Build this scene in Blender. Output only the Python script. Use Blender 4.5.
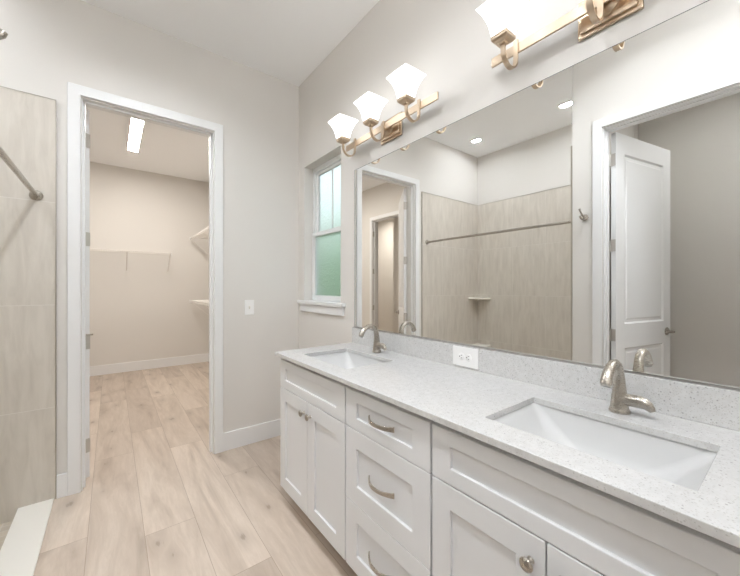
import bpy, bmesh, math, random
from mathutils import Vector, Matrix

random.seed(7)
for o in list(bpy.data.objects):
    bpy.data.objects.remove(o)
scene = bpy.context.scene
COL = scene.collection
R = math.radians

# ------------------------------------------------------------------ camera
F_PX, CAM = 334.5, (-1.32, 0.0, 1.27)
YAW = math.atan2(258.5, 334.5)
cd = bpy.data.cameras.new('camera')
cd.sensor_width = 36.0
cd.lens = 36.0 * F_PX / 740.0
cd.shift_y = -1.0 / 740.0
cd.clip_start = 0.02
cam = bpy.data.objects.new('camera', cd)
cam.location = CAM
cam.rotation_euler = (R(90), 0, -YAW)
COL.objects.link(cam)
scene.camera = cam

# ------------------------------------------------------------------ world, exposure, light levels
w = bpy.data.worlds.new('sky')
scene.world = w
w.use_nodes = True
bg = w.node_tree.nodes['Background']
bg.inputs[0].default_value = (0.80, 0.93, 0.97, 1)
bg.inputs[1].default_value = 1.5
scene.view_settings.view_transform = 'Standard'
scene.view_settings.look = 'None'
scene.view_settings.gamma = 1.0
scene.view_settings.exposure = 0.3
scene.view_settings.use_curve_mapping = False
scene.cycles.max_bounces = 14
scene.cycles.diffuse_bounces = 8
scene.cycles.glossy_bounces = 6
scene.cycles.transmission_bounces = 8
scene.cycles.sample_clamp_indirect = 6.0
scene.cycles.caustics_reflective = False

L_SHADE = 1.5         # vanity light glass
L_SHOWER = 320.0       # downlights over the shower
L_ROOM_FILL = 34.0         # added fill globe, out of view behind the viewer
L_CENTER_FILL = 560.0         # two added fill downlights, out of view in the bathroom ceiling
L_CLOSET = 84.0        # linear closet light
L_HALL_FILL = 1100.0  # added downlight, never in view, that lights the hall
L_PASSAGE_FILL = 950.0  # added downlight, never in view, for the room beyond the closet

# ------------------------------------------------------------------ main dimensions
D = 2.747             # far wall
WT = 0.115            # wall thickness
CEIL = 3.055
XS = -1.587           # plane of the shower opening and of the left wall
XB = -2.69            # shower back wall
YN = 1.119            # shower near end
CL_BACK = 6.20        # closet back wall
CL_LEFT = -2.40       # closet left wall
HEAD = 2.452          # door heads


# ------------------------------------------------------------------ materials
def new_mat(name):
    m = bpy.data.materials.new(name)
    m.use_nodes = True
    nt = m.node_tree
    return m, nt, nt.nodes['Principled BSDF']


def node(nt, typ, **kw):
    n = nt.nodes.new(typ)
    for k, v in kw.items():
        setattr(n, k, v)
    return n


def math_node(nt, op, a, b=None, c=None, clamp=False):
    n = nt.nodes.new('ShaderNodeMath')
    n.operation = op
    n.use_clamp = clamp
    for i, v in enumerate((a, b, c)):
        if v is None:
            continue
        if isinstance(v, (int, float)):
            n.inputs[i].default_value = v
        else:
            nt.links.new(v, n.inputs[i])
    return n.outputs[0]


def mix_col(nt, fac, a, b, mode='MIX'):
    n = nt.nodes.new('ShaderNodeMix')
    n.data_type = 'RGBA'
    n.blend_type = mode
    for i, v in ((0, fac), (6, a), (7, b)):
        if isinstance(v, (int, float)):
            n.inputs[i].default_value = v
        elif isinstance(v, tuple):
            n.inputs[i].default_value = v + (1,) if len(v) == 3 else v
        else:
            nt.links.new(v, n.inputs[i])
    return n.outputs[2]


def ramp(nt, fac, stops):
    n = nt.nodes.new('ShaderNodeValToRGB')
    el = n.color_ramp.elements
    while len(el) < len(stops):
        el.new(0.5)
    for e, (p, c) in zip(el, stops):
        e.position = p
        e.color = c + (1,) if len(c) == 3 else c
    nt.links.new(fac, n.inputs[0])
    return n.outputs[0]


def noise(nt, vec, scale, detail=3.0, rough=0.55, dist=0.0):
    n = nt.nodes.new('ShaderNodeTexNoise')
    n.inputs['Scale'].default_value = scale
    n.inputs['Detail'].default_value = detail
    n.inputs['Roughness'].default_value = rough
    n.inputs['Distortion'].default_value = dist
    if vec is not None:
        nt.links.new(vec, n.inputs['Vector'])
    return n.outputs['Fac']


def bump(nt, bsdf, h, strength=0.1, dist=0.01):
    n = nt.nodes.new('ShaderNodeBump')
    n.inputs['Strength'].default_value = strength
    n.inputs['Distance'].default_value = dist
    nt.links.new(h, n.inputs['Height'])
    nt.links.new(n.outputs[0], bsdf.inputs['Normal'])


def plain(name, col, rough=0.5, metal=0.0, spec=0.5, bump_scale=0, bump_s=0.05):
    m, nt, b = new_mat(name)
    b.inputs['Base Color'].default_value = col + (1,)
    b.inputs['Roughness'].default_value = rough
    b.inputs['Metallic'].default_value = metal
    b.inputs['Specular IOR Level'].default_value = spec
    if bump_scale:
        g = nt.nodes.new('ShaderNodeNewGeometry')
        bump(nt, b, noise(nt, g.outputs['Position'], bump_scale), bump_s, 0.002)
    return m


def glow(name, col, strength):
    m, nt, b = new_mat(name)
    b.inputs['Base Color'].default_value = (0.85, 0.85, 0.83, 1)
    b.inputs['Roughness'].default_value = 0.3
    b.inputs['Emission Color'].default_value = col + (1,)
    b.inputs['Emission Strength'].default_value = strength
    return m


M = {}
M['paint'] = plain('greige_wall_paint', (0.725, 0.70, 0.665), 0.85, 0, 0.25, 220, 0.08)
M['ceiling'] = plain('flat_white_ceiling_paint', (0.92, 0.922, 0.926), 0.95, 0, 0.1, 160, 0.08)
M['trim'] = plain('semi_gloss_white_trim', (0.81, 0.813, 0.815), 0.35, 0, 0.4)
M['cabinet'] = plain('satin_white_cabinet_paint', (0.745, 0.752, 0.765), 0.38, 0, 0.4)
M['cabinet_in'] = plain('cabinet_interior_board', (0.55, 0.50, 0.43), 0.6)
M['toe'] = plain('toe_kick_board', (0.62, 0.61, 0.59), 0.5)
M['porcelain'] = plain('glazed_white_porcelain', (0.64, 0.64, 0.635), 0.42, 0, 0.3)
M['plastic'] = plain('white_plastic', (0.88, 0.875, 0.865), 0.3)
M['dark'] = plain('dark_slot', (0.03, 0.03, 0.03), 0.6)
M['bronze'] = plain('champagne_bronze_metal', (0.62, 0.50, 0.375), 0.34, 1.0)
M['wire'] = plain('white_vinyl_coated_wire', (0.80, 0.77, 0.73), 0.4)
M['curb'] = plain('cream_solid_surface', (0.86, 0.84, 0.785), 0.3)
M['ceramic'] = plain('cream_ceramic_shelf', (0.86, 0.83, 0.765), 0.25)
M['edge'] = plain('satin_metal_tile_edge', (0.50, 0.46, 0.40), 0.35, 1.0)
M['clip'] = plain('polished_steel_clip', (0.45, 0.44, 0.42), 0.3, 1.0)
M['mirror_edge'] = plain('dark_mirror_edge', (0.10, 0.10, 0.10), 0.4)
M['hinge'] = plain('satin_nickel_hinge', (0.56, 0.535, 0.50), 0.4, 0.55)
M['vinyl'] = plain('white_vinyl_window', (0.80, 0.81, 0.81), 0.35)
M['leaf'] = plain('hedge_foliage', (0.34, 0.49, 0.31), 0.8, 0, 0.2, 25, 0.8)
M['soil'] = plain('garden_soil', (0.20, 0.22, 0.14), 0.9)
M['shade'] = glow('frosted_glass_lit', (0.98, 0.985, 0.99), L_SHADE)
M['lens_shower'] = glow('downlight_lens_shower', (0.93, 0.975, 1.03), L_SHOWER)
M['fill_room'] = glow('fill_globe_glass', (0.93, 0.975, 1.03), L_ROOM_FILL)
M['fill_center'] = glow('fill_downlight_center', (0.93, 0.975, 1.03), L_CENTER_FILL)
M['fill_hall'] = glow('fill_downlight_hall', (0.97, 0.985, 0.98), L_HALL_FILL)
M['fill_passage'] = glow('fill_downlight_passage', (1.0, 0.93, 0.84), L_PASSAGE_FILL)
M['diffuser'] = glow('linear_light_diffuser', (1.0, 0.955, 0.90), L_CLOSET)


def make_nickel():
    m, nt, b = new_mat('brushed_nickel')
    b.inputs['Base Color'].default_value = (0.47, 0.435, 0.385, 1)
    b.inputs['Metallic'].default_value = 1.0
    tc = nt.nodes.new('ShaderNodeTexCoord')
    mp = nt.nodes.new('ShaderNodeMapping')
    mp.inputs['Scale'].default_value = (40, 40, 600)
    nt.links.new(tc.outputs['Object'], mp.inputs['Vector'])
    f = noise(nt, mp.outputs[0], 3.0, 2)
    nt.links.new(math_node(nt, 'MULTIPLY_ADD', f, 0.12, 0.22), b.inputs['Roughness'])
    return m


M['nickel'] = make_nickel()


def make_mirror():
    m, nt, b = new_mat('silvered_mirror_glass')
    b.inputs['Base Color'].default_value = (0.93, 0.935, 0.925, 1)
    b.inputs['Metallic'].default_value = 1.0
    b.inputs['Roughness'].default_value = 0.0
    return m


M['mirror'] = make_mirror()


def make_quartz():
    m, nt, b = new_mat('speckled_white_quartz')
    g = nt.nodes.new('ShaderNodeNewGeometry')
    P = g.outputs['Position']
    base = ramp(nt, noise(nt, P, 60, 4), [(0.3, (0.60, 0.596, 0.588)), (0.7, (0.67, 0.667, 0.66))])
    col = base
    for scale, thr, tint, seed in ((150, 0.24, (0.36, 0.35, 0.33), 0.30), (95, 0.20, (0.17, 0.165, 0.16), 0.80), (210, 0.28, (0.50, 0.47, 0.43), 0.45)):
        v = nt.nodes.new('ShaderNodeTexVoronoi')
        v.inputs['Scale'].default_value = scale
        v.inputs['Randomness'].default_value = 1.0
        nt.links.new(P, v.inputs['Vector'])
        sep = nt.nodes.new('ShaderNodeSeparateColor')
        nt.links.new(v.outputs['Color'], sep.inputs[0])
        near = math_node(nt, 'LESS_THAN', v.outputs['Distance'], thr)
        pick = math_node(nt, 'GREATER_THAN', sep.outputs[0], seed)
        f = math_node(nt, 'MULTIPLY', math_node(nt, 'MULTIPLY', near, pick), 0.5)
        col = mix_col(nt, f, col, tint)
    nt.links.new(col, b.inputs['Base Color'])
    b.inputs['Roughness'].default_value = 0.16
    return m


M['quartz'] = make_quartz()


def make_planks():
    """Pale oak vinyl planks running along Y, 0.2305 m wide and 1.52 m long, staggered."""
    m, nt, b = new_mat('pale_oak_vinyl_planks')
    g = nt.nodes.new('ShaderNodeNewGeometry')
    sp = nt.nodes.new('ShaderNodeSeparateXYZ')
    nt.links.new(g.outputs['Position'], sp.inputs[0])
    W_, L_ = 0.2305, 1.52
    u = math_node(nt, 'DIVIDE', math_node(nt, 'ADD', sp.outputs[0], 1.416), W_)
    col = math_node(nt, 'FLOOR', u)
    fu = math_node(nt, 'FRACT', u)
    wn = node(nt, 'ShaderNodeTexWhiteNoise', noise_dimensions='1D')
    nt.links.new(col, wn.inputs['W'])
    off = wn.outputs['Value']
    off = math_node(nt, 'MULTIPLY', off, 1.52)
    for k, y in ((-1, 0.70), (0, 0.11), (1, 0.53), (2, 0.01), (3, 0.85)):
        c = math_node(nt, 'COMPARE', col, float(k), 0.1)
        off = math_node(nt, 'ADD', math_node(nt, 'MULTIPLY', off, math_node(nt, 'SUBTRACT', 1.0, c)), math_node(nt, 'MULTIPLY', c, y))
    v = math_node(nt, 'DIVIDE', math_node(nt, 'SUBTRACT', sp.outputs[1], off), L_)
    row = math_node(nt, 'FLOOR', v)
    fv = math_node(nt, 'FRACT', v)
    ident = nt.nodes.new('ShaderNodeCombineXYZ')
    nt.links.new(col, ident.inputs[0])
    nt.links.new(row, ident.inputs[1])
    w3 = node(nt, 'ShaderNodeTexWhiteNoise', noise_dimensions='3D')
    nt.links.new(ident.outputs[0], w3.inputs['Vector'])
    tone = w3.outputs['Value']
    # grain coordinates, shifted for every plank
    vec = nt.nodes.new('ShaderNodeCombineXYZ')
    nt.links.new(math_node(nt, 'ADD', sp.outputs[0], math_node(nt, 'MULTIPLY', tone, 31.0)), vec.inputs[0])
    nt.links.new(math_node(nt, 'ADD', sp.outputs[1], math_node(nt, 'MULTIPLY', tone, 57.0)), vec.inputs[1])
    mp = nt.nodes.new('ShaderNodeMapping')
    mp.inputs['Scale'].default_value = (1.0, 0.13, 1.0)
    nt.links.new(vec.outputs[0], mp.inputs['Vector'])
    grain = noise(nt, mp.outputs[0], 40, 8, 0.70, 0.9)
    broad = noise(nt, mp.outputs[0], 8, 4, 0.55, 1.4)
    fine = noise(nt, mp.outputs[0], 140, 4, 0.65)
    c = ramp(nt, broad, [(0.26, (0.40, 0.33, 0.27)), (0.40, (0.53, 0.450, 0.378)), (0.56, (0.63, 0.547, 0.467)), (0.76, (0.68, 0.602, 0.525))])
    gf = ramp(nt, grain, [(0.40, (0, 0, 0)), (0.72, (1, 1, 1))])
    c = mix_col(nt, math_node(nt, 'MULTIPLY', gf, 0.50), c, (0.46, 0.375, 0.30))
    c = mix_col(nt, math_node(nt, 'MULTIPLY', fine, 0.34), c, (0.46, 0.38, 0.31))
    # whole-plank tone
    tonec = ramp(nt, tone, [(0.0, (0.86, 0.84, 0.83)), (0.5, (1.0, 0.99, 0.98)), (1.0, (1.10, 1.10, 1.10))])
    c = mix_col(nt, 1.0, c, tonec, 'MULTIPLY')
    # sparse knots
    mk = nt.nodes.new('ShaderNodeMapping')
    mk.inputs['Scale'].default_value = (1.0, 0.48, 1.0)
    nt.links.new(vec.outputs[0], mk.inputs['Vector'])
    vk = nt.nodes.new('ShaderNodeTexVoronoi')
    vk.voronoi_dimensions = '2D'
    vk.inputs['Scale'].default_value = 5.2
    nt.links.new(mk.outputs[0], vk.inputs['Vector'])
    sk = nt.nodes.new('ShaderNodeSeparateColor')
    nt.links.new(vk.outputs['Color'], sk.inputs[0])
    pick = math_node(nt, 'GREATER_THAN', sk.outputs[0], 0.56)
    wob = math_node(nt, 'ADD', vk.outputs['Distance'], math_node(nt, 'MULTIPLY', math_node(nt, 'SUBTRACT', grain, 0.5), 0.34))
    wob = math_node(nt, 'ADD', wob, math_node(nt, 'MULTIPLY', sk.outputs[1], 0.07))
    knot = ramp(nt, wob, [(0.0, (1, 1, 1)), (0.05, (0.95, 0.95, 0.95)), (0.09, (0.42, 0.42, 0.42)), (0.16, (0.25, 0.25, 0.25)), (0.36, (0, 0, 0))])
    kf = math_node(nt, 'MULTIPLY', math_node(nt, 'MULTIPLY', knot, pick), 0.66)
    c = mix_col(nt, kf, c, (0.22, 0.165, 0.12))
    # joints
    ju = math_node(nt, 'LESS_THAN', math_node(nt, 'MINIMUM', fu, math_node(nt, 'SUBTRACT', 1.0, fu)), 0.0055)
    jv = math_node(nt, 'LESS_THAN', math_node(nt, 'MINIMUM', fv, math_node(nt, 'SUBTRACT', 1.0, fv)), 0.0009)
    j = math_node(nt, 'MAXIMUM', ju, jv)
    c = mix_col(nt, math_node(nt, 'MULTIPLY', j, 0.55), c, (0.22, 0.16, 0.11))
    nt.links.new(c, b.inputs['Base Color'])
    b.inputs['Roughness'].default_value = 0.42
    b.inputs['Specular IOR Level'].default_value = 0.35
    h = math_node(nt, 'SUBTRACT', math_node(nt, 'MULTIPLY', grain, 0.25), j)
    bump(nt, b, h, 0.12, 0.002)
    return m


M['planks'] = make_planks()


def make_tile(name, axis, u0):
    """Large vertical stone-look tiles, 0.406 x 0.61 m, with vertical veining."""
    m, nt, b = new_mat(name)
    g = nt.nodes.new('ShaderNodeNewGeometry')
    sp = nt.nodes.new('ShaderNodeSeparateXYZ')
    nt.links.new(g.outputs['Position'], sp.inputs[0])
    uu = sp.outputs[axis]
    zz = sp.outputs[2]
    u = math_node(nt, 'DIVIDE', math_node(nt, 'SUBTRACT', uu, u0), 0.406)
    v = math_node(nt, 'DIVIDE', math_node(nt, 'SUBTRACT', zz, 0.552), 0.6115)
    fu, fv = math_node(nt, 'FRACT', u), math_node(nt, 'FRACT', v)
    ident = nt.nodes.new('ShaderNodeCombineXYZ')
    nt.links.new(math_node(nt, 'FLOOR', u), ident.inputs[0])
    nt.links.new(math_node(nt, 'FLOOR', v), ident.inputs[1])
    w3 = node(nt, 'ShaderNodeTexWhiteNoise', noise_dimensions='3D')
    nt.links.new(ident.outputs[0], w3.inputs['Vector'])
    t = w3.outputs['Value']
    vec = nt.nodes.new('ShaderNodeCombineXYZ')
    nt.links.new(math_node(nt, 'ADD', uu, math_node(nt, 'MULTIPLY', t, 17.0)), vec.inputs[0])
    nt.links.new(math_node(nt, 'ADD', math_node(nt, 'MULTIPLY', zz, 0.16), math_node(nt, 'MULTIPLY', t, 5.0)), vec.inputs[1])
    a = noise(nt, vec.outputs[0], 22, 5, 0.6, 0.5)
    bb = noise(nt, vec.outputs[0], 6, 3, 0.5, 1.2)
    c = ramp(nt, a, [(0.30, (0.53, 0.485, 0.425)), (0.55, (0.62, 0.575, 0.51)), (0.78, (0.69, 0.645, 0.58))])
    c = mix_col(nt, math_node(nt, 'MULTIPLY', bb, 0.45), c, (0.68, 0.64, 0.58))
    joint_u = math_node(nt, 'LESS_THAN', math_node(nt, 'MINIMUM', fu, math_node(nt, 'SUBTRACT', 1.0, fu)), 0.004)
    joint_v = math_node(nt, 'LESS_THAN', math_node(nt, 'MINIMUM', fv, math_node(nt, 'SUBTRACT', 1.0, fv)), 0.0028)
    j = math_node(nt, 'MAXIMUM', joint_u, joint_v)
    c = mix_col(nt, math_node(nt, 'MULTIPLY', j, 0.6), c, (0.76, 0.735, 0.69))
    nt.links.new(c, b.inputs['Base Color'])
    b.inputs['Roughness'].default_value = 0.38
    bump(nt, b, math_node(nt, 'MULTIPLY', j, -1.0), 0.3, 0.002)
    return m


M['tile_x'] = make_tile('stone_tile_far_wall', 0, -1.955)
M['tile_y'] = make_tile('stone_tile_back_wall', 1, 1.825)


def make_mosaic():
    m, nt, b = new_mat('beige_shower_floor_mosaic')
    g = nt.nodes.new('ShaderNodeNewGeometry')
    br = nt.nodes.new('ShaderNodeTexBrick')
    br.inputs['Scale'].default_value = 1.0
    br.offset = 0.0
    br.inputs['Brick Width'].default_value = 0.05
    br.inputs['Row Height'].default_value = 0.05
    br.inputs['Mortar Size'].default_value = 0.002
    br.inputs['Color1'].default_value = (0.52, 0.46, 0.38, 1)
    br.inputs['Color2'].default_value = (0.58, 0.52, 0.43, 1)
    br.inputs['Mortar'].default_value = (0.62, 0.59, 0.53, 1)
    nt.links.new(g.outputs['Position'], br.inputs['Vector'])
    nt.links.new(br.outputs['Color'], b.inputs['Base Color'])
    b.inputs['Roughness'].default_value = 0.45
    return m


M['mosaic'] = make_mosaic()


def make_glass(name, tint):
    m, nt, b = new_mat(name)
    b.inputs['Base Color'].default_value = tint + (1,)
    b.inputs['Transmission Weight'].default_value = 1.0
    b.inputs['Roughness'].default_value = 0.28
    b.inputs['IOR'].default_value = 1.25
    g = nt.nodes.new('ShaderNodeNewGeometry')
    h = noise(nt, g.outputs['Position'], 70, 3, 0.6, 0.5)
    bump(nt, b, h, 0.6, 0.01)
    return m


M['glass'] = make_glass('obscured_window_glass', (0.95, 0.98, 0.97))


# ------------------------------------------------------------------ mesh building
class MB:
    def __init__(self):
        self.bm = bmesh.new()

    def box(self, x0, x1, y0, y1, z0, z1):
        bm = self.bm
        x0, x1 = min(x0, x1), max(x0, x1)
        y0, y1 = min(y0, y1), max(y0, y1)
        z0, z1 = min(z0, z1), max(z0, z1)
        v = [bm.verts.new(p) for p in ((x0, y0, z0), (x1, y0, z0), (x1, y1, z0), (x0, y1, z0), (x0, y0, z1), (x1, y0, z1), (x1, y1, z1), (x0, y1, z1))]
        for f in ((0, 3, 2, 1), (4, 5, 6, 7), (0, 1, 5, 4), (1, 2, 6, 5), (2, 3, 7, 6), (3, 0, 4, 7)):
            bm.faces.new([v[i] for i in f])
        return self

    def obox(self, origin, ax, ay, az):
        """Box from a corner and three edge vectors."""
        bm = self.bm
        o, ax, ay, az = Vector(origin), Vector(ax), Vector(ay), Vector(az)
        v = [bm.verts.new(p) for p in (o, o + ax, o + ax + ay, o + ay, o + az, o + ax + az, o + ax + ay + az, o + ay + az)]
        for f in ((0, 3, 2, 1), (4, 5, 6, 7), (0, 1, 5, 4), (1, 2, 6, 5), (2, 3, 7, 6), (3, 0, 4, 7)):
            bm.faces.new([v[i] for i in f])
        return self

    def cells(self, axis, us, vs, w0, w1, holes=()):
        """Slab across `axis` between w0 and w1, made of the grid us x vs with the cells in `holes` left out."""
        bm = self.bm

        def P(u, v, w):
            return {'x': (w, u, v), 'y': (u, w, v), 'z': (u, v, w)}[axis]
        cache = {}

        def V(i, j, k):
            key = (i, j, k)
            if key not in cache:
                cache[key] = bm.verts.new(P(us[i], vs[j], (w0, w1)[k]))
            return cache[key]
        nu, nv = len(us) - 1, len(vs) - 1
        full = {(i, j) for i in range(nu) for j in range(nv)} - set(holes)
        for (i, j) in full:
            bm.faces.new([V(i, j, 0), V(i, j + 1, 0), V(i + 1, j + 1, 0), V(i + 1, j, 0)])
            bm.faces.new([V(i, j, 1), V(i + 1, j, 1), V(i + 1, j + 1, 1), V(i, j + 1, 1)])
            for (di, dj, a, b_) in ((-1, 0, (i, j), (i, j + 1)), (1, 0, (i + 1, j + 1), (i + 1, j)), (0, -1, (i + 1, j), (i, j)), (0, 1, (i, j + 1), (i + 1, j + 1))):
                if (i + di, j + dj) not in full:
                    bm.faces.new([V(*a, 0), V(*a, 1), V(*b_, 1), V(*b_, 0)])
        return self

    def loft(self, rings, cap0=True, cap1=True, close=True):
        bm = self.bm
        vr = [[bm.verts.new(p) for p in r] for r in rings]
        n = len(vr[0])
        for a, b_ in zip(vr, vr[1:]):
            for i in range(n if close else n - 1):
                k = (i + 1) % n
                bm.faces.new([a[i], a[k], b_[k], b_[i]])
        if cap0:
            bm.faces.new(list(reversed(vr[0])))
        if cap1:
            bm.faces.new(vr[-1])
        return self

    def tube(self, path, radii, n=14, up=(0, 1, 0)):
        """Round tube along path with one radius per point."""
        if isinstance(radii, (int, float)):
            radii = [radii] * len(path)
        path = [Vector(p) for p in path]
        rings = []
        up = Vector(up)
        for i, p in enumerate(path):
            t = (path[min(i + 1, len(path) - 1)] - path[max(i - 1, 0)]).normalized()
            s = t.cross(up)
            if s.length < 1e-4:
                s = t.cross(Vector((1, 0, 0)))
                if s.length < 1e-4:
                    s = t.cross(Vector((0, 0, 1)))
            s.normalize()
            q = t.cross(s).normalized()
            rings.append([p + (s * math.cos(a) + q * math.sin(a)) * radii[i] for a in (2 * math.pi * k / n for k in range(n))])
        return self.loft(rings)

    def strap(self, path, wide, thick, across):
        """Flat band along path: `wide` along the fixed direction `across`, `thick` in the bending plane."""
        path = [Vector(p) for p in path]
        ac = Vector(across).normalized()
        rings = []
        for i, p in enumerate(path):
            t = (path[min(i + 1, len(path) - 1)] - path[max(i - 1, 0)]).normalized()
            q = t.cross(ac).normalized()
            wd = wide[i] if isinstance(wide, (list, tuple)) else wide
            rings.append([p + ac * sx * wd / 2 + q * sy * thick / 2 for sx, sy in ((-1, -1), (1, -1), (1, 1), (-1, 1))])
        return self.loft(rings)

    def lathe(self, prof, origin, axis=(0, 0, 1), n=24, caps=True):
        """Solid of revolution: prof = [(radius, distance along axis)]."""
        o, ax = Vector(origin), Vector(axis).normalized()
        s = ax.cross(Vector((0, 1, 0)))
        if s.length < 1e-4:
            s = ax.cross(Vector((1, 0, 0)))
        s.normalize()
        q = ax.cross(s)
        rings = [[o + ax * h + (s * math.cos(a) + q * math.sin(a)) * max(r, 1e-5) for a in (2 * math.pi * k / n for k in range(n))] for r, h in prof]
        return self.loft(rings, cap0=caps, cap1=caps)

    def prism(self, pts, axis, w0, w1):
        def P(u, v, w):
            return {'x': (w, u, v), 'y': (u, w, v), 'z': (u, v, w)}[axis]
        return self.loft([[P(u, v, w0) for u, v in pts], [P(u, v, w1) for u, v in pts]])

    def build(self, name, mat, parent=None, bevel=0.0, smooth=None, segs=2, loc=None):
        bm = self.bm
        bmesh.ops.remove_doubles(bm, verts=bm.verts, dist=1e-6)
        bmesh.ops.recalc_face_normals(bm, faces=bm.faces)
        me = bpy.data.meshes.new(name)
        bm.to_mesh(me)
        bm.free()
        me.materials.append(mat)
        if smooth is not None:
            me.shade_smooth()
            me.set_sharp_from_angle(angle=R(smooth))
        o = bpy.data.objects.new(name, me)
        COL.objects.link(o)
        if parent is not None:
            o.parent = parent
        if loc is not None:
            o.location = loc
        if bevel:
            md = o.modifiers.new('edge', 'BEVEL')
            md.width = bevel
            md.segments = segs
            md.limit_method = 'ANGLE'
            md.angle_limit = R(40)
        return o


def tag(o, label, cat, group=None, kind=None):
    o['label'] = label
    o['category'] = cat
    if group:
        o['group'] = group
    if kind:
        o['kind'] = kind
    return o


def thing(name, label, cat, loc=(0, 0, 0), rz=0.0, group=None, kind=None):
    o = bpy.data.objects.new(name, None)
    o.empty_display_size = 0.05
    COL.objects.link(o)
    o.location = loc
    o.rotation_euler = (0, 0, rz)
    return tag(o, label, cat, group, kind)


def struct(mb, name, mat, label, cat, **kw):
    return tag(mb.build(name, mat, **kw), label, cat, kind='structure')


def dup(root, loc, label, rz=None):
    def cp(o, parent):
        c = o.copy()
        COL.objects.link(c)
        c.parent = parent
        for ch in [x for x in bpy.data.objects if x.parent == o]:
            cp(ch, c)
        return c
    r = cp(root, None)
    r.location = loc
    if rz is not None:
        r.rotation_euler = (0, 0, rz)
    r['label'] = label
    return r


# ------------------------------------------------------------------ the room shell
YF0 = -1.30           # wall behind the camera
PX0, PY1 = -4.35, 7.75  # room beyond the closet
XH = -2.85            # far wall of the side hall

struct(MB().cells('z', [-4.6, XB - 0.1, -1.745, -1.595, 0.14], [YF0 - 0.1, YN - 0.06, D + 0.05, PY1 + 0.2], -0.12, 0.0,
                  holes=[(1, 1), (2, 1)]), 'floor', M['planks'],
       'pale oak plank floor running from the vanity into the closet', 'floor')
LIGHTS = [(-2.21, 2.44), (-2.21, 1.42), (-1.15, 1.85), (-1.15, 0.62), (-2.25, 0.05), (-3.60, 6.3)]
HW = 0.0555
xs = sorted({-4.6, 0.14} | {round(x + d, 4) for x, _ in LIGHTS for d in (-HW, HW)})
ys = sorted({YF0 - 0.1, PY1 + 0.2} | {round(y + d, 4) for _, y in LIGHTS for d in (-HW, HW)})
holes = [(xs.index(round(x - HW, 4)), ys.index(round(y - HW, 4))) for x, y in LIGHTS]
struct(MB().cells('z', xs, ys, CEIL, CEIL + 0.1, holes=holes), 'ceiling', M['ceiling'],
       'flat white ceiling above the bathroom and closet', 'ceiling')

WY0, WY1, WZ0, WZ1 = 2.056, 2.636, 1.150, 2.302
struct(MB().cells('x', [YF0 - 0.1, WY0, WY1, PY1], [0, WZ0, WZ1, CEIL], 0.0, 0.13, holes=[(1, 1)]), 'wall_right', M['paint'],
       'greige wall behind the mirror with the recessed window opening', 'wall')
DX0, DX1 = -1.467, -0.705
struct(MB().cells('y', [XB - 0.1, DX0, DX1, 0.0], [0, HEAD, CEIL], D, D + WT, holes=[(1, 0)]), 'wall_far', M['paint'],
       'greige end wall with the closet doorway in it', 'wall')
HY0, HY1 = 0.097, 0.908
struct(MB().cells('x', [YF0, HY0, HY1, YN], [0, HEAD, CEIL], XS - WT, XS, holes=[(1, 0)]), 'wall_left', M['paint'],
       'greige wall opposite the mirror with the hook and hall doorway', 'wall')
struct(MB().box(XB - 0.1, XB, YN - 0.12, D, -0.06, CEIL), 'wall_shower_back', M['paint'],
       'greige wall above the tile at the back of the shower', 'wall')
struct(MB().box(XH, XS - WT, YN - 0.115, YN, -0.06, CEIL), 'wall_shower_near', M['paint'],
       'greige wall closing the shower end nearest the hall door', 'wall')
struct(MB().box(XH - 0.1, XH, YF0, YN, 0, CEIL), 'wall_hall', M['paint'],
       'plain beige wall of the hall seen in the mirror behind the open door', 'wall')
struct(MB().box(XH - 0.1, 0.0, YF0 - 0.1, YF0, 0, CEIL), 'wall_near', M['paint'],
       'plain greige wall behind the viewer', 'wall')
# closet
struct(MB().box(-2.515, 0.0, CL_BACK, CL_BACK + 0.1, 0, CEIL), 'wall_closet_back', M['paint'],
       'plain beige back wall of the closet behind the wire shelf', 'wall')
PYA, PYB = 3.96, 4.72
struct(MB().cells('x', [D + WT, PYA, PYB, PY1 + 0.1], [0, HEAD, CEIL], CL_LEFT - WT, CL_LEFT, holes=[(1, 0)]), 'wall_closet_left', M['paint'],
       'closet side wall with a second doorway, seen in the mirror', 'wall')
# room beyond the closet
struct(MB().box(PX0 - 0.1, PX0, D, PY1 + 0.1, 0, CEIL), 'wall_passage_far', M['paint'],
       'bright beige wall seen in the mirror through both doorways', 'wall')
struct(MB().box(PX0 - 0.1, CL_LEFT - WT, PY1, PY1 + 0.1, 0, CEIL), 'wall_passage_end', M['paint'],
       'beige end wall of the room beyond the closet', 'wall')
struct(MB().box(PX0 - 0.1, XB - 0.1, D, D + WT, 0, CEIL), 'wall_passage_near', M['paint'],
       'beige wall of the far room behind the shower', 'wall')
struct(MB().box(-3.20, -3.085, D + WT, 4.93, 0, CEIL), 'wall_passage_stub', M['paint'],
       'short shaded wall seen in the mirror past the closet doorways', 'wall')

# shower lining: tile slabs standing 8 mm proud of the walls
TT, TZ = 0.008, 2.388
struct(MB().box(XB, XS, D - TT, D, -0.055, TZ), 'wall_shower_tile_far', M['tile_x'],
       'stone tile on the end wall inside the shower', 'tiled wall')
struct(MB().box(XB, XB + TT, YN, D - TT, -0.055, TZ), 'wall_shower_tile_back', M['tile_y'],
       'long stone tile wall at the back of the shower', 'tiled wall')
struct(MB().box(XB + TT, XS - 0.002, YN, YN + TT, -0.055, TZ), 'wall_shower_tile_near', M['tile_x'],
       'stone tile on the shower end near the hook', 'tiled wall')
struct(MB().box(XB, -1.74, YN, D, -0.12, -0.055), 'floor_shower', M['mosaic'],
       'sunken beige mosaic floor of the shower', 'shower floor')
struct(MB().box(-1.742, -1.592, YN, D - TT, -0.12, 0.008), 'shower_curb', M['curb'],
       'cream slab threshold between the shower and the plank floor', 'shower curb', bevel=0.002)
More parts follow.
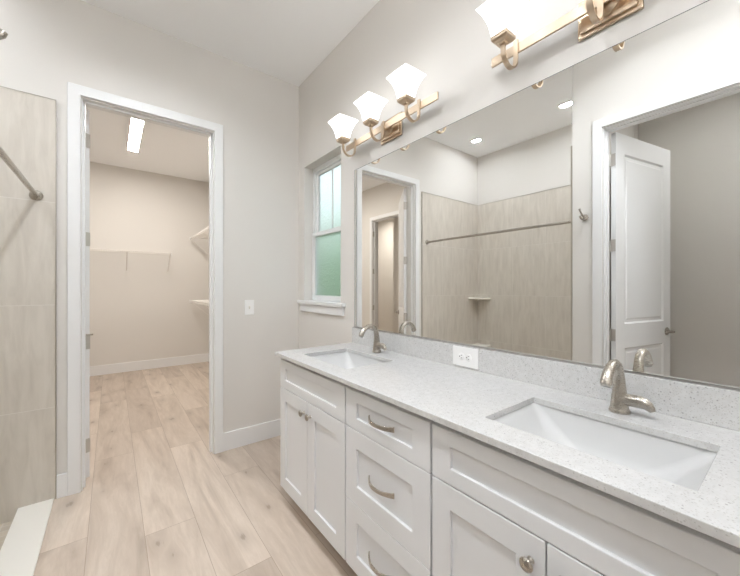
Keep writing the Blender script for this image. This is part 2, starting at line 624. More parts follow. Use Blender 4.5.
# metal edging of the tile
e = MB()
e.box(XS, XS + 0.005, D - 0.011, D, 0.0, TZ + 0.004)
e.box(XB, XS, D - 0.011, D, TZ, TZ + 0.004)
struct(e, 'trim_1', M['edge'], 'thin metal edge around the tile on the end wall', 'tile trim')
struct(MB().box(XB, XB + 0.011, YN, D - 0.011, TZ, TZ + 0.004), 'trim_2', M['edge'],
       'thin metal edge along the top of the back shower tile', 'tile trim')
e = MB()
e.box(XS - 0.003, XS + 0.002, YN, YN + 0.011, 0.0, TZ + 0.004)
e.box(XB + 0.011, XS - 0.003, YN, YN + 0.011, TZ, TZ + 0.004)
struct(e, 'trim_3', M['edge'], 'thin metal edge on the tile corner beside the hook', 'tile trim')

# baseboards
BH, BT = 0.140, 0.016


def base(name, label, x0, x1, y0, y1):
    struct(MB().box(x0, x1, y0, y1, 0, BH), name, M['trim'], label, 'baseboard', bevel=0.003)


base('baseboard_far_right', 'white baseboard between the closet door and the vanity', -0.643, -0.0, D - BT, D)
base('baseboard_far_left', 'stub of white baseboard between the shower and closet door', XS + 0.006, -1.533, D - BT, D)
base('baseboard_right', 'white baseboard under the window beside the vanity', -BT, 0, 1.90, D - BT)
base('baseboard_left', 'white baseboard below the robe hook', XS, XS + BT, 0.975, YN)
base('baseboard_closet_back', 'white baseboard along the back of the closet', CL_LEFT, 0, CL_BACK - BT, CL_BACK)
base('baseboard_closet_left', 'white baseboard on the closet side wall past the second doorway', CL_LEFT, CL_LEFT + BT, PYB + 0.066, CL_BACK - BT)
base('baseboard_closet_right', 'white baseboard below the double wire shelves', -BT, 0, D + WT + 0.02, CL_BACK - BT)
base('baseboard_near', 'white baseboard on the wall behind the viewer', XS, 0, YF0, YF0 + BT)
base('baseboard_hall', 'white baseboard of the hall behind the open door', XH, XH + BT, YF0, YN - WT)
base('baseboard_passage', 'white baseboard in the room beyond the closet', PX0, PX0 + BT, D + WT, PY1)


# door linings: casing both sides, jamb and stop
def lining(name, label, axis, w0, w1, a0, a1, stop_w0, stop_w1):
    """Opening a0..a1 in a wall spanning w0..w1 along `axis`; 0.019 m jamb inside the opening."""
    root = thing(name, label, 'door casing', (0, 0, 0), kind='structure')

    def B(mb, u0, u1, ww0, ww1, z0, z1):
        if axis == 'y':
            mb.box(u0, u1, ww0, ww1, z0, z1)
        else:
            mb.box(ww0, ww1, u0, u1, z0, z1)
    cw, ct, rv = 0.062, 0.018, 0.004
    for face, out in ((w0, w0 - ct), (w1, w1 + ct)):
        mb = MB()
        us = [a0 - rv - cw, a0 - rv, a1 + rv, a1 + rv + cw]
        mb.cells(axis, us, [0, HEAD + rv, HEAD + rv + cw], min(face, out), max(face, out), holes=[(1, 0)])
        mb.build('casing', M['trim'], root, bevel=0.003)
    j = MB()
    jt = 0.004
    B(j, a0, a0 + jt, w0 - 0.001, w1 + 0.001, 0, HEAD)
    B(j, a1 - jt, a1, w0 - 0.001, w1 + 0.001, 0, HEAD)
    B(j, a0, a1, w0 - 0.001, w1 + 0.001, HEAD - jt, HEAD)
    j.build('jamb', M['trim'], root)
    s = MB()
    st = 0.012
    B(s, a0 + jt, a0 + jt + st, stop_w0, stop_w1, 0, HEAD - jt)
    B(s, a1 - jt - st, a1 - jt, stop_w0, stop_w1, 0, HEAD - jt)
    B(s, a0 + jt, a1 - jt, stop_w0, stop_w1, HEAD - jt - st, HEAD - jt)
    s.build('stop', M['trim'], root, bevel=0.0015)
    return root


lining('trim_4', 'white casing and jamb of the closet doorway', 'y', D, D + WT, DX0, DX1, D + 0.035, D + 0.075)
lining('trim_5', 'white casing of the hall doorway seen in the mirror', 'x', XS - WT, XS, HY0, HY1, XS - 0.075, XS - 0.035)
pl = lining('trim_6', 'white casing of the second doorway inside the closet', 'x', CL_LEFT - WT, CL_LEFT, PYA, PYB, CL_LEFT - 0.075, CL_LEFT - 0.035)
for z in (2.22, 1.55, 0.90, 0.24):
    MB().box(CL_LEFT - 0.034, CL_LEFT + 0.002, PYB - 0.007, PYB - 0.003, z - 0.045, z + 0.045).build('hinge', M['hinge'], pl)


# door leaves, built closed along +x from the hinge at the origin; knuckles on the +y side
def door_leaf(name, label, wd, loc, ang, hinge_z, side, lever_z=0.94, flip=1):
    """side=+1: leaf lies at y -0.041..-0.006 (opens towards +y when turned counter-clockwise)."""
    root = thing(name, label, 'door', loc, R(ang), kind='structure')
    y0, y1 = (-0.041, -0.006) if side > 0 else (0.006, 0.041)
    x0, x1, z0, z1 = 0.003, 0.003 + wd, 0.012, HEAD - 0.012
    st = 0.115
    pan = ((0.24, 0.80), (0.985, z1 - 0.150))
    # slab with two recessed moulded panels on both faces
    bm = MB()
    us = [x0, x0 + st, x1 - st, x1]
    vs = [z0, pan[0][0], pan[0][1], pan[1][0], pan[1][1], z1]
    bm.cells('y', us, vs, y0, y1, holes=[(1, 1), (1, 3)])
    leaf = bm.build('slab', M['trim'], root, bevel=0.0015)
    for (pz0, pz1) in pan:
        p = MB()
        px0, px1 = x0 + st, x1 - st
        ym = (y0 + y1) / 2
        for yf, s in ((y0, 1), (y1, -1)):
            def rect(i, d):
                return [(px0 + i, yf + s * d, pz0 + i), (px1 - i, yf + s * d, pz0 + i), (px1 - i, yf + s * d, pz1 - i), (px0 + i, yf + s * d, pz1 - i)]
            p.loft([rect(0, 0.0), rect(0.012, 0.010), rect(0.030, 0.010), rect(0.042, 0.005)], cap0=False, cap1=True)
        p.build('panel', M['trim'], root)
    # lever set
    lx = x1 - 0.065
    for yf, s in ((y0, -1), (y1, 1)):
        h = MB()
        h.lathe([(0.033, 0), (0.033, 0.006), (0.028, 0.010), (0.012, 0.012), (0.011, 0.040), (0.013, 0.044)], (lx, yf, lever_z), (0, s, 0), 20)
        ye = yf + s * 0.046
        h.tube([(lx + 0.008, ye, lever_z), (lx - 0.03, ye + s * 0.004, lever_z), (lx - 0.075, ye + s * 0.002, lever_z), (lx - 0.115, ye - s * 0.004, lever_z)], [0.010, 0.0105, 0.0085, 0.007], 12, up=(0, 0, 1))
        h.build('handle', M['nickel'], root, smooth=40)
    for z in hinge_z:
        h = MB()
        h.lathe([(0.0062, -0.045), (0.0062, 0.045)], (0, 0, z), (0, 0, 1), 12)
        h.box(-0.002, 0.0032, min(0, y0, y1), max(0, y0, y1) - 0.002 if side < 0 else -0.002, z - 0.045, z + 0.045)
        h.build('hinge', M['hinge'], root, smooth=40)
    return root


HZ = (2.235, 1.585, 0.905, 0.225)
d1 = door_leaf('door_1', 'white panel door of the closet, swung wide open and seen edge on', 0.752, (DX0 + 0.002, D + WT + 0.006, 0), 128, HZ, +1, 0.92)
d2 = door_leaf('door_2', 'open white two-panel door with lever, seen in the mirror beyond the hall doorway', 0.802, (XS - WT - 0.006, HY1 - 0.006, 0), -90 - 78, HZ, -1, 0.895)
# jamb leaves of the hinges
for z in HZ:
    MB().box(-0.0005, 0.0015, -0.036, -0.002, z - 0.045, z + 0.045).build('hinge_plate', M['hinge'], d1).matrix_local = Matrix.Rotation(R(-128), 4, 'Z')
    MB().box(-0.0005, 0.0015, 0.002, 0.036, z - 0.045, z + 0.045).build('hinge_plate', M['hinge'], d2).matrix_local = Matrix.Rotation(R(78), 4, 'Z')
hs = MB()
hs.tube([(0.0, 0.0, 0.957), (0.03, -0.012, 0.957), (0.045, -0.018, 0.957)], [0.004, 0.004, 0.006], 10, up=(0, 0, 1))
hs.build('hinge_stop', M['nickel'], d1, smooth=40).matrix_local = Matrix.Rotation(R(-128 + 20), 4, 'Z')

# ------------------------------------------------------------------ window
win = thing('window_1', 'narrow white sash window with obscured glass above the sill', 'window', (0, 0, 0), kind='structure')
FX0, FX1 = 0.088, 0.128
m = MB()
fr = 0.035
m.cells('x', [WY0, WY0 + fr, WY1 - fr, WY1], [WZ0 + 0.004, WZ0 + 0.035, WZ1 - 0.040, WZ1], FX0 - 0.006, FX1, holes=[(1, 1)])
m.build('window_frame', M['vinyl'], win, bevel=0.002)
ZM = 1.722            # meeting rail


def sash(name, x0, x1, z0, z1, side, bot, top, y0, y1, muntin):
    m = MB()
    m.cells('x', [y0, y0 + side, y1 - side, y1], [z0, z0 + bot, z1 - top, z1], x0, x1, holes=[(1, 1)])
    s = m.build(name, M['vinyl'], win, bevel=0.002)
    xm = (x0 + x1) / 2
    MB().box(xm - 0.003, xm + 0.003, y0 + side - 0.004, y1 - side + 0.004, z0 + bot - 0.004, z1 - top + 0.004).build('pane', M['glass'], s)
    if muntin:
        ym = (y0 + y1) / 2
        MB().box(xm - 0.009, xm - 0.0035, ym - 0.008, ym + 0.008, z0 + bot, z1 - top).build('muntin', M['vinyl'], s)
    return s


sash('upper_sash', 0.100, 0.122, ZM - 0.018, WZ1 - 0.036, 0.040, 0.034, 0.030, WY0 + 0.022, WY1 - 0.030, True)
sash('lower_sash', 0.068, 0.090, WZ0 + 0.006, ZM + 0.016, 0.048, 0.042, 0.036, WY0 + 0.010, WY1 - 0.012, False)
tr = MB()
tr.box(0.0845, 0.0875, WY1 - 0.024, WY1 - 0.018, ZM + 0.03, WZ1 - 0.10)
tr.build('sash_track', M['dark'], win)
m = MB()
m.cells('z', [-0.036, 0.0, 0.082], [WY0 - 0.070, WY0 + 0.001, WY1 - 0.001, WY1 + 0.070], WZ0 - 0.022, WZ0 + 0.005, holes=[(1, 0), (1, 2)])
m.build('window_sill', M['trim'], win, bevel=0.004)
MB().box(-0.018, 0.0, WY0 - 0.050, WY1 + 0.050, WZ0 - 0.088, WZ0 - 0.022).build('sill_apron', M['trim'], win, bevel=0.003)

# garden behind the obscured glass
struct(MB().box(0.14, 9, -6, 16, -0.6, -0.3), 'ground', M['soil'], 'garden ground outside the window', 'ground')
hb = MB()
n1, n2 = 60, 20
rows = []
for i in range(n1 + 1):
    y = 0.5 + 12.0 * i / n1
    ring = []
    for k in range(n2):
        a = math.pi * k / (n2 - 1)
        rx = 0.55 + 0.16 * random.random()
        ring.append((2.7 - rx * math.cos(a), y + 0.06 * random.random(), -0.35 + (2.75 + 0.35 * random.random()) * math.sin(a) ** 0.35))
    rows.append(ring)
hb.loft(rows)
tag(hb.build('hedge', M['leaf'], smooth=60), 'green hedge blurred behind the lower window pane', 'hedge')


# ------------------------------------------------------------------ vanity cabinets
CX = -0.520           # carcass front
FXF = -0.540          # door faces
CZ = 0.872            # underside of the countertop


def shaker(name, root, y0, y1, z0, z1, stile, rail):
    """Framed front with a recessed panel as a child."""
    m = MB()
    m.cells('x', [y0, y0 + stile, y1 - stile, y1], [z0, z0 + rail, z1 - rail, z1], FXF, CX + 0.0005, holes=[(1, 1)])
    d = m.build(name, M['cabinet'], root, bevel=0.0022)
    MB().box(FXF + 0.009, CX, y0 + stile - 0.004, y1 - stile + 0.004, z0 + rail - 0.004, z1 - rail + 0.004).build('panel', M['cabinet'], d)
    return d


def knob(front, y, z):
    k = MB()
    k.lathe([(0.009, 0.0), (0.0075, 0.004), (0.006, 0.010), (0.0065, 0.015), (0.0155, 0.019), (0.0165, 0.022), (0.0150, 0.025), (0.0085, 0.0275), (0.0, 0.028)], (FXF, y, z), (-1, 0, 0), 24)
    k.build('knob', M['nickel'], front, smooth=50)


def pull(front, yc, z, half=0.072):
    path, wide = [], []
    for i in range(17):
        t = -1 + 2 * i / 16
        out = 0.031 * (1 - abs(t) ** 2.2) + 0.001
        path.append((FXF - out, yc + t * half, z))
        wide.append(0.013 + 0.006 * abs(t) ** 3)
    k = MB()
    k.strap(path, wide, 0.006, (0, 0, 1))
    k.build('pull', M['nickel'], front, smooth=30, bevel=0.001)


def carcass(root, y0, y1):
    t = 0.016
    m = MB()
    m.box(CX, -0.004, y0, y0 + t, 0.105, CZ)
    m.box(CX, -0.004, y1 - t, y1, 0.105, CZ)
    m.box(CX, -0.004, y0 + t, y1 - t, 0.105, 0.105 + t)
    m.box(-0.012, -0.004, y0 + t, y1 - t, 0.105 + t, CZ)
    m.box(CX, CX + t, y0 + t, y1 - t, CZ - 0.035, CZ)
    m.box(CX, CX + t, y0 + t, y1 - t, 0.676, 0.706)
    m.build('carcass', M['cabinet'], root)
    MB().box(-0.452, -0.440, y0 + 0.001, y1 - 0.001, 0.0, 0.104).build('toe_kick', M['toe'], root)


def sink_cabinet(loc, label):
    """Local origin: middle of the cabinet at the wall."""
    r = thing('sink_cabinet', label, 'cabinet', loc, group='vanity sink cabinets')
    h = 0.3445
    carcass(r, -h + 0.0008, h - 0.0008)
    shaker('false_front', r, -h + 0.004, h - 0.004, 0.693, 0.850, 0.070, 0.047)
    a = shaker('door', r, 0.002, h - 0.004, 0.113, 0.6895, 0.070, 0.071)
    knob(a, 0.035, 0.628)
    b = shaker('door', r, -h + 0.004, -0.002, 0.113, 0.6895, 0.070, 0.071)
    knob(b, -0.035, 0.628)
    return r


VL, VR = 1.5255, 0.3565
sc = sink_cabinet((0, VL, 0), 'white two-door sink cabinet at the window end of the vanity')
dup(sc, (0, VR, 0), 'white two-door sink cabinet under the nearer sink, right of the drawers')
dr = thing('drawer_cabinet', 'white three-drawer cabinet with arched pulls between the sink cabinets', 'cabinet', (0, 0.941, 0))
hh = 0.2395
carcass(dr, -hh + 0.0008, hh - 0.0008)
for z0, z1, rail in ((0.6925, 0.850, 0.0475), (0.3925, 0.6895, 0.073), (0.113, 0.3895, 0.071)):
    f = shaker('drawer', dr, -hh + 0.0045, hh - 0.0045, z0, z1, 0.078, rail)
    pull(f, 0.0, (z0 + z1) / 2 + 0.001)

# ------------------------------------------------------------------ countertop, sinks
CT0, CT1 = 0.872, 0.892
SA, SB = (0.120, 0.566), (1.283, 1.727)
SX0, SX1 = -0.462, -0.172
m = MB()
m.cells('z', [-0.565, SX0, SX1, -0.002], [-0.004, SA[0], SA[1], SB[0], SB[1], 1.886], CT0, CT1, holes=[(1, 1), (1, 3)])
tag(m.build('countertop', M['quartz'], bevel=0.0018), 'speckled white quartz countertop with two sink cutouts', 'countertop')
bs = MB().box(-0.021, -0.002, -0.004, 1.884, CT1 + 0.0003, 0.995)
tag(bs.build('backsplash', M['quartz'], bevel=0.0015), 'low speckled quartz backsplash standing below the mirror', 'backsplash')


def rrect(cx, cy, hx, hy, r, z, n=6):
    pts = []
    for (sx, sy, a0) in ((1, 1, 0), (-1, 1, 90), (-1, -1, 180), (1, -1, 270)):
        for k in range(n + 1):
            a = R(a0 + 90 * k / n)
            pts.append((cx + sx * (hx - r) + r * math.cos(a), cy + sy * (hy - r) + r * math.sin(a), z))
    return pts


def sink(loc, label):
    """Undermount basin, local origin at the middle of the rim underneath the counter."""
    r = thing('sink', label, 'sink', loc, group='undermount sinks')
    hx, hy = 0.149, 0.226
    m = MB()
    prof = [(0.0, 0.0, 0.022), (0.0025, 0.020, 0.030), (0.010, 0.034, 0.045), (0.030, 0.058, 0.060), (0.062, 0.082, 0.07), (0.095, 0.110, 0.07), (0.116, 0.128, 0.06), (0.132, 0.132, 0.02)]
    inner = []
    for inx, dep, rad in [(0.0, 0.0, 0.02), (0.003, 0.022, 0.03), (0.008, 0.050, 0.04), (0.014, 0.078, 0.05), (0.024, 0.102, 0.06), (0.042, 0.118, 0.07), (0.070, 0.127, 0.07), (0.115, 0.132, 0.03)]:
        iny = inx * 1.0 + 0.75 * dep
        inner.append(rrect(0, 0, max(hx - inx, 0.032), max(hy - min(iny, 0.19), 0.034), min(rad, 0.03 if inx > 0.1 else rad), -dep))
    outer = [rrect(0, 0, hx + 0.012, hy + 0.012, 0.03, 0.0), rrect(0, 0, hx + 0.012, hy + 0.012, 0.03, -0.012), rrect(0, 0, hx + 0.004, hy - 0.004, 0.04, -0.03), rrect(0, 0, hx - 0.02, hy - 0.05, 0.06, -0.12), rrect(0, 0, hx - 0.05, hy - 0.10, 0.07, -0.142)]
    m.loft(list(reversed(outer)) + inner, cap0=True, cap1=True)
    m.build('basin', M['porcelain'], r, smooth=50)
    d = MB()
    d.lathe([(0.026, 0.0), (0.026, 0.002), (0.021, 0.004), (0.019, 0.002), (0.0, 0.003)], (0, 0, -0.1318), (0, 0, 1), 24)
    d.build('drain', M['nickel'], r, smooth=40)
    return r


SXC = (SX0 + SX1) / 2
sk = sink((SXC, sum(SB) / 2, CT0 - 0.0003), 'white undermount sink basin nearest the window')
dup(sk, (SXC, sum(SA) / 2, CT0 - 0.0003), 'white undermount sink basin nearest the viewer')


# ------------------------------------------------------------------ faucets
def faucet(loc, label):
    r = thing('faucet', label, 'faucet', loc, group='basin faucets')
    m = MB()
    m.lathe([(0.0265, 0.0), (0.0272, 0.003), (0.0265, 0.008), (0.0245, 0.012)], (0, 0, 0), (0, 0, 1), 28)
    m.build('base', M['nickel'], r, smooth=40)
    path = [(0, 0, 0.008), (0, 0, 0.030), (0, 0, 0.055), (0, 0, 0.080), (-0.002, 0, 0.104), (-0.008, 0, 0.126), (-0.020, 0, 0.1435), (-0.038, 0, 0.1525), (-0.058, 0, 0.1530), (-0.078, 0, 0.1465), (-0.095, 0, 0.134), (-0.107, 0, 0.118), (-0.113, 0, 0.103)]
    rad = [0.0245, 0.0220, 0.0190, 0.0166, 0.0148, 0.0135, 0.0127, 0.0122, 0.0121, 0.0125, 0.0134, 0.0144, 0.0154]
    m = MB()
    m.tube(path, rad, 22)
    m.build('spout', M['nickel'], r, smooth=50)
    m = MB()
    m.tube([(-0.1130, 0, 0.1030), (-0.1155, 0, 0.0970)], [0.0130, 0.0125], 18)
    m.build('aerator', M['clip'], r, smooth=40)
    h = MB()
    h.tube([(0, -0.004, 0.040), (0, -0.024, 0.042), (0, -0.044, 0.043)], [0.0180, 0.0178, 0.0175], 20, up=(0, 0, 1))
    h.tube([(0, -0.0452, 0.043), (0, -0.052, 0.0428), (0, -0.061, 0.0405), (0, -0.069, 0.0355), (0, -0.0755, 0.0285), (0, -0.0785, 0.022)], [0.0175, 0.0172, 0.0160, 0.0138, 0.0110, 0.0070], 20, up=(0, 0, 1))
    h.build('lever', M['nickel'], r, smooth=50)
    return r


fa = faucet((-0.102, 1.512, CT1), 'brushed nickel single-hole faucet behind the sink by the window')
dup(fa, (-0.102, 0.340, CT1), 'brushed nickel single-hole faucet behind the nearer sink')

# ------------------------------------------------------------------ mirror
mi = thing('mirror', 'wide frameless wall mirror standing on the quartz backsplash', 'mirror', (0, 0.94, 0.9965))
MB().box(-0.0065, -0.0008, -0.94, 0.932, 0.0, 1.069).build('mirror_glass', M['mirror'], mi)
MB().box(-0.0090, -0.0066, -0.94, 0.932, -0.001, 0.006).build('channel', M['clip'], mi)
MB().box(-0.0070, -0.0008, -0.94, 0.9335, 1.0692, 1.0710).box(-0.0070, -0.0008, 0.9322, 0.9340, 0.0, 1.0710).build('edge', M['mirror_edge'], mi)


# ------------------------------------------------------------------ vanity lights
def vanity_light(loc, label):
    r = thing('vanity_light', label, 'wall light', loc, group='vanity lights above the mirror')
    p = MB()
    p.box(-0.012, -0.0005, -0.092, 0.092, -0.066, 0.066)
    p.box(-0.022, -0.012, -0.080, 0.080, -0.054, 0.054)
    p.build('backplate', M['bronze'], r, bevel=0.0025)
    s = MB()
    s.lathe([(0.040, 0.022), (0.038, 0.030), (0.026, 0.038), (0.012, 0.042), (0.012, 0.052)], (0, 0, 0), (-1, 0, 0), 24)
    s.build('stem', M['bronze'], r, smooth=40)
    MB().box(-0.060, -0.051, -0.4025, 0.4025, -0.0185, 0.0185).build('crossbar', M['bronze'], r, bevel=0.0012)
    for y in (-0.281, 0.006, 0.293):
        path = [(-0.064, y, 0.030), (-0.064, y, 0.0), (-0.064, y, -0.040)]
        for k in range(1, 12):
            a = math.pi * k / 12
            path.append((-0.1095 + 0.0455 * math.cos(a), y, -0.044 - 0.0505 * math.sin(a)))
        path += [(-0.155, y, -0.040), (-0.155, y, -0.018)]
        a_ = MB()
        a_.strap(path, 0.018, 0.006, (0, 1, 0))
        a_.build('arm', M['bronze'], r, smooth=30)
        c = MB()
        xc = -0.155

        def sq(h, z):
            return [(xc - h, y - h, z), (xc + h, y - h, z), (xc + h, y + h, z), (xc - h, y + h, z)]
        c.loft([sq(0.012, -0.026), sq(0.014, -0.020), sq(0.026, -0.017), sq(0.032, -0.010), sq(0.0325, 0.003), sq(0.028, 0.006)])
        c.build('socket_cup', M['bronze'], r, bevel=0.0015)
        g = MB()

        def rs(h, z, bow):
            pts = []
            for (ax, ay, bx, by) in ((-1, -1, 1, -1), (1, -1, 1, 1), (1, 1, -1, 1), (-1, 1, -1, -1)):
                for k in range(6):
                    t = k / 6
                    px, py = ax + (bx - ax) * t, ay + (by - ay) * t
                    f = 1 + bow * (1 - (2 * t - 1) ** 2)
                    pts.append((xc + px * h * f, y + py * h * f, z))
            return pts
        outer = [rs(h, z, b) for h, z, b in ((0.031, 0.0065, 0.0), (0.034, 0.025, 0.0), (0.039, 0.050, 0.0), (0.047, 0.072, 0.01), (0.058, 0.095, 0.02), (0.071, 0.114, 0.03))]
        inner = [rs(h - 0.005, z, b) for h, z, b in ((0.071, 0.114, 0.03), (0.058, 0.096, 0.02), (0.047, 0.074, 0.01), (0.039, 0.054, 0.0), (0.034, 0.030, 0.0), (0.031, 0.014, 0.0))]
        g.loft(outer + inner)
        g.build('lamp_shade', M['shade'], r, smooth=35)
    return r


vl = vanity_light((0, 1.494, 2.208), 'three-shade bronze vanity light nearest the window')
dup(vl, (0, 0.396, 2.208), 'three-shade bronze vanity light above the nearer sink')

# ------------------------------------------------------------------ outlet and switch
ou = thing('outlet', 'white duplex power outlet set sideways in the backsplash', 'outlet', (-0.0213, 0.955, 0.946))
MB().box(-0.0055, 0.0, -0.070, 0.070, -0.0445, 0.0445).build('cover_plate', M['plastic'], ou, bevel=0.002)
for s in (-1, 1):
    q = MB()
    q.lathe([(0.0172, 0.0054), (0.0172, 0.0074), (0.0160, 0.0082)], (0, s * 0.0195, 0), (-1, 0, 0), 24)
    q = q.build('receptacle', M['plastic'], ou, smooth=40)
    d = MB()
    d.box(-0.0086, -0.0080, s * 0.0195 - 0.0065, s * 0.0195 + 0.0020, 0.0050, 0.0072)
    d.box(-0.0086, -0.0080, s * 0.0195 - 0.0055, s * 0.0195 + 0.0020, -0.0072, -0.0050)
    d.lathe([(0.0028, 0.0080), (0.0028, 0.0086)], (0, s * 0.0195 + 0.0085, 0), (-1, 0, 0), 12)
    d.build('slot', M['dark'], q)
sw = thing('light_switch', 'white toggle light switch on the wall beside the closet door', 'light switch', (-0.435, D, 1.105))
MB().box(-0.037, 0.037, -0.0055, 0.0, -0.060, 0.060).build('cover_plate', M['plastic'], sw, bevel=0.002)
t = MB()
t.box(-0.006, 0.006, -0.0062, -0.005, -0.012, 0.012)
t.loft([[(-0.004, -0.006, -0.007), (0.004, -0.006, -0.007), (0.004, -0.006, 0.004), (-0.004, -0.006, 0.004)], [(-0.0032, -0.017, -0.013), (0.0032, -0.017, -0.013), (0.0032, -0.0175, -0.006), (-0.0032, -0.0175, -0.006)]])
t.build('toggle', M['ceramic'], sw)

# ------------------------------------------------------------------ shower things
rd = thing('shower_rod', 'satin nickel rod spanning the shower opening', 'shower rod', (-1.668, YN + TT, 1.805))
RL = D - TT - (YN + TT)
MB().tube([(0, 0.004, 0), (0, RL - 0.004, 0)], 0.0125, 18, up=(0, 0, 1)).build('rod', M['nickel'], rd, smooth=40)
for y, s in ((0.0003, 1), (RL - 0.0003, -1)):
    MB().lathe([(0.030, 0), (0.030, 0.005), (0.026, 0.010), (0.018, 0.014), (0.0165, 0.030), (0.0135, 0.032)], (0, y, 0), (0, s, 0), 24).build('flange', M['nickel'], rd, smooth=40)


def corner_shelf(loc, label):
    rr = 0.205
    pts = [(0, 0)]
    for k in range(13):
        a = R(90 * k / 12)
        pts.append((rr * math.cos(a), -rr * math.sin(a)))
    o = MB().prism(pts, 'z', -0.010, 0.010).build('corner_shelf', M['ceramic'], bevel=0.003, loc=loc)
    return tag(o, label, 'shower shelf', 'quarter-round shelves in the shower corner')


c1 = corner_shelf((XB + TT + 0.0005, D - TT - 0.0005, 1.118), 'upper quarter-round cream shelf in the tiled shower corner')
c2 = c1.copy()
COL.objects.link(c2)
c2.location = (XB + TT + 0.0005, D - TT - 0.0005, 0.487)
c2['label'] = 'lower quarter-round cream shelf near the shower floor'

hk = thing('robe_hook', 'double-prong satin nickel robe hook on the wall beside the shower', 'hook', (XS, 1.028, 1.806))
MB().lathe([(0.024, 0.0), (0.024, 0.005), (0.020, 0.010), (0.010, 0.013), (0.009, 0.024)], (0, 0, 0), (1, 0, 0), 24).build('rosette', M['nickel'], hk, smooth=40)
p = MB()
p.tube([(0.016, 0, 0.002), (0.030, 0.004, 0.008), (0.042, 0.010, 0.024), (0.050, 0.016, 0.046), (0.056, 0.020, 0.064)], [0.0070, 0.0075, 0.0070, 0.0065, 0.0080], 12)
p.build('upper_prong', M['nickel'], hk, smooth=50)
p = MB()
p.tube([(0.016, 0, -0.002), (0.034, 0.001, -0.016), (0.056, 0.002, -0.021), (0.074, 0.003, -0.015), (0.084, 0.004, -0.004), (0.087, 0.004, 0.003)], [0.0070, 0.0070, 0.0065, 0.0065, 0.0078, 0.0070], 12)
p.build('lower_prong', M['nickel'], hk, smooth=50)


def downlight(loc, label, lens, deep=0.005):
    r = thing('recessed_light', label, 'ceiling light', loc, group='round recessed ceiling lights')
    MB().lathe([(0.056, -0.001), (0.060, -0.006), (0.080, -0.004), (0.082, -0.0003), (0.056, -0.0003), (0.056, -0.001)], (0, 0, 0), (0, 0, 1), 32, caps=False).build('trim_ring', M['plastic'], r, smooth=40)
    MB().lathe([(0.0560, -0.0005), (0.0555, 0.060), (0.0535, 0.062), (0.0530, 0.058), (0.0540, -0.0005), (0.0560, -0.0005)], (0, 0, 0), (0, 0, 1), 32, caps=False).build('baffle', M['plastic'], r, smooth=40)
    MB().lathe([(0.053, deep), (0.053, deep + 0.006)], (0, 0, 0), (0, 0, 1), 32).build('lens', M[lens], r)
    return r


downlight((-2.21, 2.44, CEIL), 'round recessed light over the far end of the shower', 'lens_shower')
downlight((-2.21, 1.42, CEIL), 'round recessed light over the near end of the shower', 'lens_shower')
fm = thing('fill_globe_lamp', 'added white globe fill lamp hanging unseen from the ceiling behind the viewer', 'ceiling light', (-0.95, -0.55, CEIL))  # invented lamp, added to raise the overall brightness
MB().lathe([(0.065, -0.0003), (0.065, -0.018), (0.050, -0.026), (0.008, -0.028), (0.008, -0.150), (0.040, -0.152), (0.045, -0.175)], (0, 0, 0), (0, 0, 1), 32).build('stem', M['nickel'], fm, smooth=40)
MB().lathe([(0.14 * math.sin(math.pi * k / 16), -0.30 + 0.14 * math.cos(math.pi * k / 16)) for k in range(1, 17)], (0, 0, 0), (0, 0, 1), 36).build('lamp_shade', M['fill_room'], fm, smooth=60)
downlight((-1.15, 1.85, CEIL), 'added recessed fill light, unseen in the bathroom ceiling before the closet door', 'fill_center', 0.030)  # this and the next are added fill lights for the bathroom
downlight((-1.15, 0.62, CEIL), 'added recessed fill light, unseen in the bathroom ceiling above the viewer', 'fill_center', 0.030)
downlight((-2.25, 0.05, CEIL), 'added recessed fill light, unseen in the hall ceiling', 'fill_hall')  # unseen fixture added to brighten the hall
downlight((-3.60, 6.3, CEIL), 'added recessed fill light, unseen in the room beyond the closet', 'fill_passage')  # unseen fixture added to brighten the far room

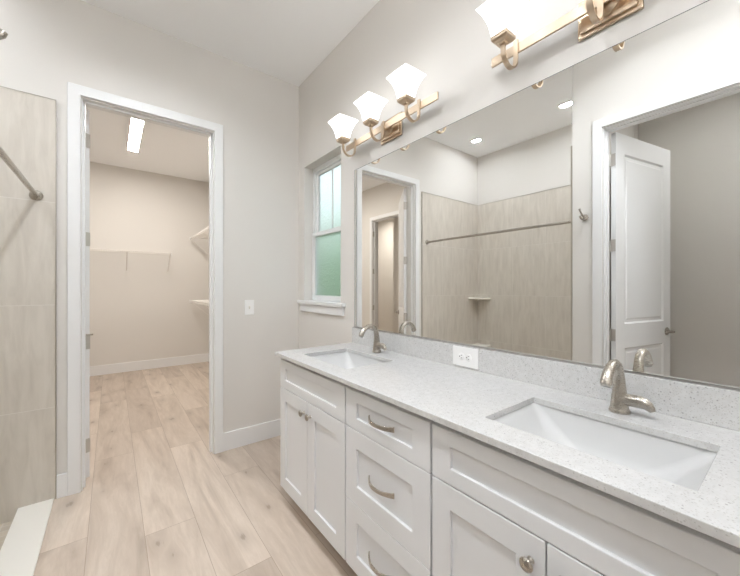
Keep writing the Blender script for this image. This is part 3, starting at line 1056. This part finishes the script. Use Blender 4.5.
# ------------------------------------------------------------------ closet things
cl = thing('linear_light', 'long slim white ceiling light in the closet', 'ceiling light', (-1.105, 4.695, CEIL))
b_ = MB()
b_.box(-0.056, 0.056, -0.555, 0.555, -0.012, -0.0003)
b_.cells('z', [-0.056, -0.0532, 0.0532, 0.056], [-0.555, -0.5512, 0.5512, 0.555], -0.045, -0.012, holes=[(1, 1)])
b_.build('housing', M['plastic'], cl)
b_ = MB()
b_.box(-0.053, 0.053, -0.551, 0.551, -0.0435, -0.040)
b_.build('diffuser', M['diffuser'], cl)


def wire_shelf(loc, rz, length, label, braces, depth=0.305):
    """Ventilated shelf: local x along the wall, wall at y = 0, front towards -y, z = 0 at the deck."""
    r = thing('wire_shelf', label, 'wire shelf', loc, rz, 'white wire closet shelves')
    m = MB()

    def rod(a, b, rad):
        m.tube([a, b], rad, 5, up=(0, 0, 1))
    for y in (-0.006, -0.15, -depth + 0.004):
        rod((0, y, -0.004), (length, y, -0.004), 0.0032)
    rod((0, -depth, -0.030), (length, -depth, -0.030), 0.0036)
    n = int(length / 0.0254)
    for i in range(n + 1):
        x = 0.004 + (length - 0.008) * i / n
        m.tube([(x, -0.004, 0.0), (x, -depth, 0.0), (x, -depth - 0.001, -0.030)], 0.0025, 4, up=(1, 0, 0))
    m.build('wire_deck', M['wire'], r)
    for x in braces:
        b = MB()
        b.strap([(x, -depth + 0.004, -0.016), (x, -0.010, -0.275)], 0.012, 0.007, (1, 0, 0))
        b.box(x - 0.009, x + 0.009, -0.010, -0.0005, -0.300, -0.250)
        b.build('brace', M['wire'], r)
    for x in (0.0, length):
        MB().box(x - 0.004, x + 0.004, -depth - 0.006, -depth + 0.022, -0.038, 0.006).build('end_cap', M['plastic'], r)
    return r


wire_shelf((CL_LEFT + 0.006, CL_BACK - 0.001, 1.795), 0.0, 1.80, 'long white wire shelf across the back wall of the closet', (0.55, 1.250, 1.785))
wire_shelf((-0.001, 6.12, 2.075), R(-90), 2.6, 'upper white wire shelf on the closet side wall', (0.02, 0.9, 1.8))
wire_shelf((-0.001, 6.12, 1.055), R(-90), 2.6, 'lower white wire shelf on the closet side wall', (0.02, 0.9, 1.8))
